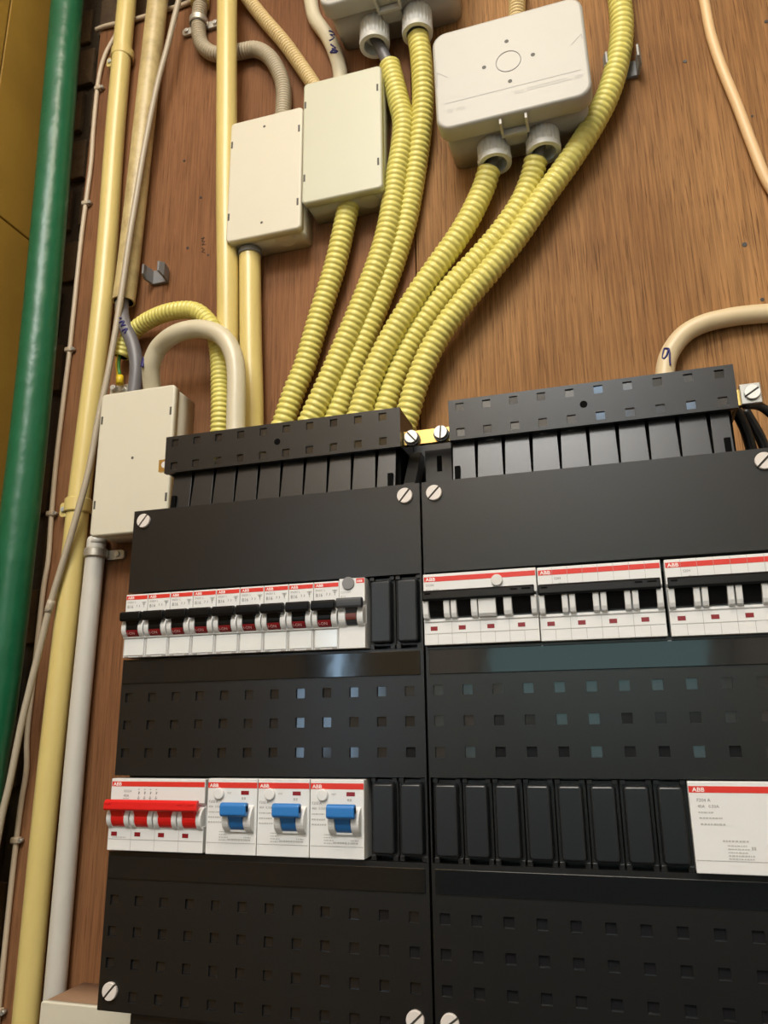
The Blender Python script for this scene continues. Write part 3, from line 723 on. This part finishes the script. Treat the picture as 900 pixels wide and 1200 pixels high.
def gland_box(x0, x1, y0, y1, label, glands, tilt):
    o = ((x0 + x1) / 2, (y0 + y1) / 2, -105)
    t = thing('junction_box', label, 'box', o)
    part('body', MB(o).rprism(x0 + 4, x1 - 4, y0 + 4, y1 - 4, 9, [(-104.6, 0), (-66, -0.5)]), 'grey_box', t)
    part('lid', MB(o).rprism(x0, x1, y0, y1, 12, [(-66, 0.8), (-65, 0), (-53, 0), (-51, 0.6), (-50.2, 1.6), (-50, 2.6)], seg=8), 'grey_box', t)
    cx, cy = o[0], o[1] + 2
    ring = MB(o)
    R0 = [[(cx + r * math.cos(2 * PI * k / 40), cy + r * math.sin(2 * PI * k / 40), z) for k in range(40)] for r, z in ((10.2, -50), (10.0, -49.6), (9.4, -49.6), (9.2, -50))]
    ring.loops(R0, 0, False, False, False)
    part('centre_ring', ring, 'seam', t)
    for dx, dy in ((0, 19.5), (19.3, 0), (-19.3, 0), (0, -19.5)):
        part('screw_hole', MB(o).cyl(cx + dx, cy + dy, 1.7, -50.3, -49.85, n=14), 'slot', t)
    mk = MB(o)
    for (a, b, c, d) in ((x0 + 2.6, cy - 8, x0 + 3, cy + 6.5), (x0 + 3, cy + 6.5, x0 + 11.5, cy - 0.5), (x1 - 12, cy - 0.5, x1 - 3.5, cy + 7.5), (x1 - 3.5, cy + 7.5, x1 - 3.1, cy + 3), (x0 + 7.5, cy - 25.6, x1 - 7, cy - 25.6)):
        dx, dy = c - a, d - b; l = math.hypot(dx, dy); px, py = -dy / l * 0.28, dx / l * 0.28
        mk.quad([(a + px, b + py, -49.9), (a - px, b - py, -49.9), (c - px, d - py, -49.9), (c + px, d + py, -49.9)])
    part('embossed_mark', mk, 'seam', t)
    text('lettering', 'CE  IP55', 4.2, (x0 + 9 - o[0], cy - 35 - o[1], 55.1), 'pale_print', t, 0, 1.0)
    fine_print(o, [(x1 - 58, cy - 33, 7, 3.0), (x1 - 48, cy - 32.6, 34, 1.4), (x1 - 48, cy - 30.4, 30, 1.0), (x1 - 12, cy - 32.6, 6, 3)], t, 'pale_print', -49.9)
    # snap latch on the lower rim
    la = MB(o); lx = cx - 0.5
    la.box(lx - 11, lx - 8.8, y0 - 5, y0 + 2, -66, -52.5).box(lx + 8.8, lx + 11, y0 - 5, y0 + 2, -66, -52.5).box(lx - 11, lx + 11, y0 - 5, y0 + 2, -69, -65.9)
    la.box(lx - 8.8, lx + 8.8, y0 - 2.5, y0 + 5, -82, -68.9)
    part('latch', la, 'grey_box', t, 0.5)
    for gx, gl in glands:
        g = MB(o)
        yt = y0 + 4.2; r = 13.6
        g.lathe_y(gx, -84.5, [(yt, r - 1, 0), (yt - 1, r, 1), (yt - gl + 5, r, 1), (yt - gl + 4.5, r + .4, 0), (yt - gl, r, 0), (yt - gl, r - 3.8, 0), (yt - gl + 10, r - 4.4, 0)], n=48, ridge=0.045)
        part('cable_gland', g, 'gland', t, label='ribbed grey screw gland under the box')
    t.rotation_euler = (0, math.radians(-tilt), 0)
    return t
gland_box(17.4, 138.4, 459, 554.6, 'grey box with round centre mark and two glands, right of the conduits', [(57.5, 19), (97, 19)], 1.0)
gland_box(-84, 38, 616, 711, 'grey box with two glands, cut off by the top picture edge', [(-43, 25), (-3, 25)], 0)

# ------------------------------------------------------------------ conduits, pipes, cables
YC = 'yellow corrugated conduits into the left board'
def conduit(pts, label): cable('corrugated_conduit', pts, 9.8, 'yellow', label, 'conduit', YC, n=20, pitch=5.1, amp=1.35, hollow0=True, base_last=True)
def down(p): return p + [(p[-1][0] - 2, 196, -88), (p[-1][0] - 2, 150.5, -84)]
conduit(down([(-70, 440, -91), (-73.4, 423.6, -91.2), (-82.8, 383.6, -92.4), (-97.3, 338.5, -93.8), (-109.8, 297.1, -95.0), (-119.9, 272.0, -95.0), (-127.9, 247.9, -95.0), (-131.9, 233.8, -95.0)]), 'yellow corrugated conduit from the greenish box, leftmost of the six')
conduit(down([(-31, 577, -90), (-23.3, 535.5, -89.4), (-19.2, 510.2, -89.0), (-21.1, 483.9, -88.5), (-25.9, 455.7, -88.0), (-31.7, 417.5, -87.4), (-39.5, 385.5, -87.0), (-53.4, 348.8, -87.0), (-71.2, 307.2, -87.0), (-88.1, 269.6, -87.0), (-101.0, 242.8, -87.0), (-106.9, 227.9, -87.0)]), 'yellow corrugated conduit with grey cable showing at its upper end, second from left')
conduit(down([(-3.5, 597, -87), (-1.3, 574.6, -87.7), (-1.0, 536.1, -90.0), (-4.0, 503.0, -92.0), (-10.6, 463.0, -94.4), (-18.8, 420.3, -95.0), (-28.8, 385.1, -95.0), (-41.9, 348.9, -95.0), (-58.0, 309.7, -95.0), (-72.1, 274.5, -95.0), (-83.1, 244.3, -95.0), (-89.1, 230.2, -95.0)]), 'yellow corrugated conduit from the top box right gland, third from left')
conduit(down([(53.5, 443.5, -88), (47.2, 427.2, -89.9), (35.5, 402.8, -89.0), (22.7, 382.4, -88.2), (11.9, 368.1, -87.6), (-9.7, 338.6, -86.5), (-32.3, 303.7, -86.0), (-48.1, 273.0, -86.0), (-60.0, 239.4, -86.0), (-64.9, 225.6, -86.0)]), 'yellow corrugated conduit from the round-marked box left gland')
conduit(down([(91.5, 443.5, -88), (86.0, 427.1, -91.1), (76.0, 406.8, -91.7), (60.0, 386.3, -92.4), (42.9, 368.6, -92.9), (11.6, 339.1, -93.8), (-13.7, 307.5, -94.8), (-29.8, 277.5, -95.0), (-41.9, 244.3, -95.0), (-45.9, 227.2, -95.0)]), 'yellow corrugated conduit from the round-marked box right gland')
conduit(down([(170.9, 638.8, -91.0), (168.9, 582.9, -91.0), (167.9, 554.9, -90.9), (162.9, 525.4, -90.3), (151.9, 491.9, -89.6), (135.9, 462.4, -88.9), (117.0, 435.1, -88.3), (95.2, 406.8, -87.7), (76.4, 380.7, -87.2), (57.6, 357.6, -86.7), (31.0, 328.4, -86.0), (6.3, 297.8, -86.0), (-9.5, 267.1, -86.0), (-19.4, 237.4, -86.0), (-23.4, 221.6, -86.0)]), 'longest yellow corrugated conduit, held by a grey clip, rightmost of six')
# grey cables that show between gland and conduit
cable('grey_cable', [(-43, 606, -85), (-39, 597, -87), (-34, 583, -89), (-30, 572, -91)], 5.2, 'grey_cable', 'short grey cable between the top box gland and its conduit', 'cable', n=14)
cable('grey_cable', [(57.5, 462, -84.5), (56, 448, -86), (52, 436, -89)], 4.6, 'grey_cable', 'grey cable in the left gland of the round-marked box', 'cable', n=14)
cable('grey_cable', [(97, 462, -84.5), (94.5, 448, -86), (89.5, 436, -89)], 4.6, 'grey_cable', 'grey cable in the right gland of the round-marked box', 'cable', n=14)
# rigid pipes
cable('yellow_pipe', [(-319.0, 832.4, -90.0), (-322.0, 600.0, -95.0), (-318.5, 451.0, -95.0), (-318.5, 355.0, -95.0), (-323.0, 203.0, -95.0), (-324.0, 111.0, -95.0), (-326.0, 6.0, -95.0), (-327.0, -91.0, -95.0), (-326.0, -320.0, -95.0)], 9.7, 'yellow_pipe', 'long yellow pipe running full height at the plywood left edge', 'pipe', n=24, base_last=True)
cable('yellow_pipe', [(-274.9, 829.4, -88.0), (-278.9, 732.7, -88.0), (-290.5, 444.4, -93.0), (-293.0, 386.6, -93.0)], 10.4, 'dirty_pipe', 'scuffed yellow pipe ending open above the lowest cream box', 'pipe', n=24, hollow1=True, base_last=True)
cable('yellow_pipe', [(-195.9, 814.3, -78.0), (-192.0, 692.2, -78.0), (-186.2, 497.1, -83.0), (-181.0, 334.7, -89.5), (-178, 150.5, -95)], 9.7, 'yellow_pipe', 'straight yellow pipe passing left of the cream box with two lid holes', 'pipe', n=24, base_last=True)
cable('yellow_pipe', [(-164, 411, -92), (-160, 325, -92), (-156, 253, -92), (-153, 150.5, -92)], 9.6, 'yellow_pipe', 'yellow pipe from the bottom of the cream box with two lid holes', 'pipe', n=24, base_last=True)
cable('rubber_collar', [(-164.2, 413.6, -92), (-163.9, 408, -92)], 10.6, 'mid_grey', 'dark rubber collar where yellow pipe meets the cream box', 'collar', n=24)
cable('white_pipe', [(-301, 155.8, -95.5), (-301.5, 150, -95.5), (-303.5, 6, -95.5), (-303.5, -90, -95.5), (-303, -320, -95.5)], 8.1, 'whitepipe', 'grey white pipe dropping from the lowest cream box', 'pipe', n=24, base_last=True)
cable('green_hose', [(-384, 860, -76), (-382, 753, -75), (-376, 588, -75), (-371, 440, -75), (-367.5, 306, -75), (-366.5, 186, -75), (-367.5, 41, -75), (-371, -26, -75), (-386, -320, -75)], 16, 'green', 'thick green hose running down beside the ochre wall', 'hose', n=32, base_last=True)
# bent pipe and loop
cable('bent_pipe', [(-249.5, 281, -86), (-248.5, 288, -83), (-247, 297, -78), (-244.5, 306.5, -73.5), (-234.9, 319.3, -68.9), (-213.9, 324.4, -61.0), (-192.5, 325.3, -61.0), (-173.0, 316.6, -61.0), (-161.4, 301.0, -61.0), (-156.0, 279.6, -61.0), (-154.5, 234.8, -61.0), (-153.6, 200.7, -61.0), (-160, 150.5, -72)], 7.7, 'bent', 'cream grey pipe bent in an arch over to the left board', 'pipe', n=24)
cable('corrugated_conduit', [(-291.3, 330.4, -94.0), (-287.6, 344.7, -94.0), (-282.0, 353.0, -94.0), (-262.5, 359.7, -89.0), (-234.3, 359.3, -80.8), (-209.1, 354.5, -78.0), (-194.6, 341.9, -78.0), (-185.8, 325.4, -78.0), (-181.9, 305.0, -78.0), (-179.4, 282.2, -77), (-177.5, 241.4, -77), (-186, 150.5, -92)], 7.9, 'yellow', 'yellow corrugated conduit looping over behind the bent cream pipe', 'conduit', n=18, pitch=4.2, amp=1.1, hollow0=True, base_last=True)
cable('grey_cable', [(-294.5, 396, -94), (-292, 378, -90), (-285, 359, -86), (-274, 336, -86), (-268.5, 314, -86), (-268.5, 291, -86), (-269.5, 282.2, -86)], 6.1, 'grey_cable', 'dark grey cable from the scuffed pipe into the lowest box', 'cable', n=18)
o = (-291, 300, -95)
t = thing('earth_wire', 'green and yellow earth wire below the looping conduit', 'wire', o)
part('yellow_stripe', MB(o).tube([(-291.2, 340, -93), (-293.4, 330, -93), (-293.4, 320, -93), (-290.4, 306, -93)], 2.0, n=10), 'wire_y', t)
part('green_stripe', MB(o).tube([(-290, 340, -92.2), (-291.9, 330, -92.2), (-291.9, 320, -92.2), (-289.6, 311, -92.2)], 1.5, n=10), 'wire_g', t)
part('ferrule', MB(o).tube([(-290.4, 311, -93), (-289.6, 303, -93)], 3.4, n=14, straight=True), 'wire_y', t)
o = (-290, 297, -100)
t = thing('earth_clamp', 'small metal earth clamp with screw behind the lowest box', 'clamp', o)
part('plate', MB(o).box(-305, -276, 293, 306, -104.8, -100), 'zinc', t, 0.5)
for sx, sy in ((-290.5, 300.5), (-280.5, 303), (-300, 303)):
    part('screw', MB(o).cyl(sx, sy, 3.2, -100, -96.5, n=16, r1=2.6), 'steel', t, 0.3)
# upper conduits
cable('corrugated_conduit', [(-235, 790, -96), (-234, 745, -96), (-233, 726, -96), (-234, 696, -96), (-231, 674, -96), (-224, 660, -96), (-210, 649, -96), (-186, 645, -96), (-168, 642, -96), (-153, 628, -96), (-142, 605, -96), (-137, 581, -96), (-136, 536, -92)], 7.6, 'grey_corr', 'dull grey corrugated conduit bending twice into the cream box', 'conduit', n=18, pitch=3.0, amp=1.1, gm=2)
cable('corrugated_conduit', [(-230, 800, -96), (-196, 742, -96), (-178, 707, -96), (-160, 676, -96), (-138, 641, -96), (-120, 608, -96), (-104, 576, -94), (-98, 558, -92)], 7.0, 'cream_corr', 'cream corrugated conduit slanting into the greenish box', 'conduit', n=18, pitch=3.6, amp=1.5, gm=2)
cable('cream_cable', [(-120, 780, -97), (-115, 712, -97), (-112, 690, -97), (-107, 662, -97), (-94, 636, -97), (-86, 614, -97), (-81, 591, -97), (-79, 557, -95)], 6.9, 'bent', 'cream grey cable marked in blue ink entering the greenish box', 'cable', n=20)
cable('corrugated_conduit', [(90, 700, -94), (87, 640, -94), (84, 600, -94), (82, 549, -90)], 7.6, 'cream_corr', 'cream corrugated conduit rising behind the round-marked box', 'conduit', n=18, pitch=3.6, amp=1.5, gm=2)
cable('yellow_collar', [(-235.5, 760, -96), (-233.6, 719, -96)], 9.6, 'yellow_pipe', 'yellow sleeve on the grey conduit at the top edge', 'collar', n=24)
cable('beige_cable', [(232, 660, -100.5), (233.5, 589, -100.5), (234, 571, -100.5), (235, 537, -100.5), (239, 503, -100.5), (246, 463, -100.5), (252, 424, -100.5), (259, 388, -100.5), (275, 352, -100.5), (310, 325, -100.5), (420, 312, -100.5), (700, 310, -100.5), (1100, 310, -100.5)], 4.0, 'beige', 'thin beige cable curving down bare plywood at upper right', 'cable', n=14)
cable('cream_cable', [(170, 190, -80), (168, 222, -92), (169.5, 240, -95), (174, 259, -96.5), (185, 274, -97), (199, 281.5, -97.5), (216, 284, -97.8), (232, 284, -98), (262, 282, -98), (330, 282, -98), (500, 282, -98), (1100, 282, -98)], 6.8, 'cream_cable', 'thick cream cable with a blue nine, arching behind the right strip', 'cable', n=20)
cable('thin_cable', [(-235, 800, -82), (-250, 714, -82), (-259, 660, -82), (-267.5, 614, -82), (-275, 545, -81), (-279, 489, -80), (-282, 443, -79), (-287, 376, -80), (-293, 310, -80), (-299, 266, -80), (-304, 219, -80), (-313, 174, -80), (-323, 132, -80), (-330, 102, -80), (-335, 72, -80), (-341, 38, -80), (-346, 7, -80), (-351, -36, -80), (-356, -69, -80), (-360, -130, -80), (-362, -240, -80)], 2.8, 'thin_grey', 'thin grey cable hanging slantwise across the yellow pipes', 'cable', n=10)
cable('tape_wrap', [(-328.8, 107, -80), (-331.4, 97, -80)], 3.3, 'thin_grey', 'tape wrap on the slanting thin grey cable', 'tape', n=12)
cable('thin_cable', [(-322, 760, -101), (-326, 742, -101.5), (-338, 722, -102.5), (-350, 697, -102.5), (-355, 665, -102.5), (-355, 606, -102.5), (-353.5, 560, -102.5), (-355, 510, -102.5), (-356, 467, -102.5), (-356, 386, -102.5), (-356, 346, -102.5), (-357, 302, -102.5), (-358, 240, -102.5), (-357, 187, -102.5), (-355.5, 148, -102.5), (-357.5, 119, -102.5), (-358, 52, -102.5), (-358.5, 0, -102.5), (-355.5, -29, -102.5), (-357.5, -60, -102.5), (-358.5, -118, -102.5), (-358, -260, -102.5)], 2.3, 'thin_white', 'thin whitish cable clipped along the plywood left edge', 'cable', n=10)
cable('thin_cable', [(-240, 737, -102.4), (-262, 734, -102.4), (-283, 735, -102.4), (-314, 734, -102.4), (-352, 737, -102.4), (-366, 738, -104)], 2.6, 'thin_white', 'tan cable lying along the plywood top edge', 'cable', n=10)

# ------------------------------------------------------------------ clips and clamps
def saddle(cx, cy, r, ht, z, mname, side, label, screwmat='steel', reach=18, both=False):
    o = (cx, cy, -105)
    t = thing('pipe_clip', label, 'clip', o)
    mb = MB(o); rings = []
    n = 40
    for yy, rr in ((cy - ht / 2, r + 1.0), (cy - ht / 2 + 1, r + 1.9), (cy + ht / 2 - 1, r + 1.9), (cy + ht / 2, r + 1.0)):
        rings.append([(cx + rr * math.cos(2 * PI * k / n), yy, z + rr * math.sin(2 * PI * k / n)) for k in range(n)])
    mb.loops(rings, 0, False, False, False)
    part('band', mb, mname, t, 0)
    for sd in ((side, -side) if both else (side,)):
        a, b = sorted((cx + sd * (r - 2), cx + sd * (r + reach)))
        part('foot', MB(o).rprism(a, b, cy - ht / 2 - 1, cy + ht / 2 - 1, 3, [(-104.9, 0), (-97 if reach < 12 else -101, 0)]), mname, t)
        part('screw', MB(o).cyl(cx + sd * (r + reach * 0.62), cy - 1, 2.6, -101 if reach >= 12 else -97, -98.8 if reach >= 12 else -95, n=16, r1=2.2), screwmat, t, 0.2)
saddle(-321.7, 681, 9.7, 11, -95, 'yellow_pipe', -1, 'pale yellow clip on the long yellow pipe near the top', reach=11)
saddle(-323.4, 192, 9.7, 13, -95, 'yellow_pipe', -1, 'pale yellow clip on the long yellow pipe beside the cream box', reach=11)
saddle(-301.3, 148, 8.1, 8, -95.5, 'zinc', 1, 'metal clip holding the grey white pipe under the cream box', reach=16)
saddle(-234, 697, 7.6, 8, -96, 'zinc', 1, 'metal clip with two screws on the bent grey conduit', reach=14, both=True)
for (x, y, lab) in ((-353.5, 655, 'small cable clip, topmost on the thin whitish cable'), (-354.5, 514, 'small cable clip, second from top on the whitish cable'), (-356.3, 352, 'small cable clip beside the long yellow pipe, level with the loop'), (-357.5, 190, 'small cable clip level with the pale yellow pipe clip'), (-358.3, -83, 'small cable clip near the lower left picture edge'), (-358, -205, 'small cable clip at the bottom left picture corner')):
    o = (x, y, -105)
    t = thing('cable_clip', lab, 'clip', o, 'cable clips on the thin whitish cable')
    part('saddle', MB(o).ext([(y - 2.6, -104.8), (y - 2.6, -100.4), (y - 1.6, -99.4), (y + 1.6, -99.4), (y + 2.6, -100.4), (y + 2.6, -104.8)], x - 3.6, x + 3.2), 'thin_white', t, 0.5)
    part('nail', MB(o).cyl(x + 4.6, y, 1.7, -104.8, -100.2, n=10), 'zinc', t)
# open grey clip, and the grey clip on the longest conduit
def open_clip(x, y, w_, ht, label, dep, cm='mid_grey'):
    o = (x, y, -105)
    t = thing('conduit_clip', label, 'clip', o)
    part('base', MB(o).box(x - w_ / 2, x + w_ / 2, y - ht / 2, y + ht / 2, -104.8, -101.5), 'mid_grey', t, 0.4)
    for s_ in (-1, 1):
        xx = x + s_ * w_ / 2
        part('prong', MB(o).loops([[(xx - 1.2, y - ht / 2, -102), (xx + 1.2, y - ht / 2, -102), (xx + 1.2, y + ht / 2, -102), (xx - 1.2, y + ht / 2, -102)],
                                   [(xx + s_ * 1.5 - 1.2, y - ht / 2, -102 + dep * .6), (xx + s_ * 1.5 + 1.2, y - ht / 2, -102 + dep * .6), (xx + s_ * 1.5 + 1.2, y + ht / 2, -102 + dep * .6), (xx + s_ * 1.5 - 1.2, y + ht / 2, -102 + dep * .6)],
                                   [(xx - 1.0, y - ht / 2 + 2, -102 + dep), (xx + 0.8, y - ht / 2 + 2, -102 + dep), (xx + 0.8, y + ht / 2 - 2, -102 + dep), (xx - 1.0, y + ht / 2 - 2, -102 + dep)]], 0, False), cm, t, 0.4)
    return t
open_clip(-262, 413, 16, 14, 'empty dark grey conduit clip screwed to the plywood', 16)
open_clip(165.3, 522, 24, 15, 'grey conduit clip gripping the longest yellow conduit', 19, 'clip_grey')

# ------------------------------------------------------------------ handwriting in blue ink, part of the cables it is written on
def ink(parent_name_label, strokes, axis, r, wd=0.55):
    """strokes in board millimetres; axis = ((x0, y0), (x1, y1), z) of the round cable they lie on"""
    par = [q for q in C.objects if q.get('label') == parent_name_label][0]
    po = (par.location.x * 1000, (par.location.z - ZO) * 1000, -par.location.y * 1000)
    (ax, ay), (bx, by), az = axis
    dx, dy = bx - ax, by - ay; l = math.hypot(dx, dy); nx_, ny_ = -dy / l, dx / l
    mb = MB(po)
    for st in strokes:
        P = []
        for (a, b), (c, d) in zip(st, st[1:]):
            for k in range(5): P.append((a + (c - a) * k / 5, b + (d - b) * k / 5))
        P.append(st[-1])
        Q = []
        for x, y in P:
            q = max(-r * 0.97, min(r * 0.97, (x - ax) * nx_ + (y - ay) * ny_))
            Q.append((x, y, az + math.sqrt(r * r - q * q)))
        mb.tube(Q, wd, n=6, step=0.7, straight=True)
    part('handwriting', mb, 'ink', par, label='dark blue handwritten mark')
ink('thick cream cable with a blue nine, arching behind the right strip', [[(173.9, 262.5), (171.6, 263.7), (170.4, 259.8), (169.6, 256.4), (170.6, 255), (172.4, 257), (174.4, 262.4), (174.7, 259), (174.2, 253), (174.2, 249)]], ((169.5, 240), (177, 264), -96), 7.0, 0.7)
ink('cream grey cable marked in blue ink entering the greenish box', [[(-90, 634), (-86.5, 634), (-85.6, 630.5), (-88.5, 629), (-85.2, 626.6), (-86.4, 623), (-88.8, 621.5)], [(-87.5, 617), (-83, 612), (-87.8, 608), (-82, 606), (-86, 612), (-81, 608), (-85, 606), (-79.5, 609)]], ((-94, 636), (-81, 591), -97), 7.1, 0.9)
ink('cream grey pipe bent in an arch over to the left board', [[(-249.3, 311), (-248.6, 307), (-250, 302), (-248.2, 308), (-248.4, 301), (-249.6, 306), (-247.4, 309)]], ((-246.5, 297), (-243, 312), -74), 8.2, 1.1)
ink('dark grey cable from the scuffed pipe into the lowest box', [[(-291, 366), (-287, 367), (-287, 362), (-284, 361)], [(-286, 357), (-281, 358), (-283, 353), (-279, 354)], [(-282, 348), (-277, 350), (-279, 345)]], ((-290, 372), (-276, 340), -86), 6.3, 0.9)
mb = MB((-361, 0, -105))
for st in ([(-222, 447), (-218.5, 448), (-221.5, 444), (-218, 443.5), (-221, 440), (-217.5, 440)], [(-221, 437), (-217.5, 435), (-221, 433), (-217, 431)]):
    mb.tube([(x, y, -104.9) for x, y in st], 0.35, n=5, step=1, straight=True)
part('handwriting', mb, 'nail', pr, label='small dark pencilled scribble')
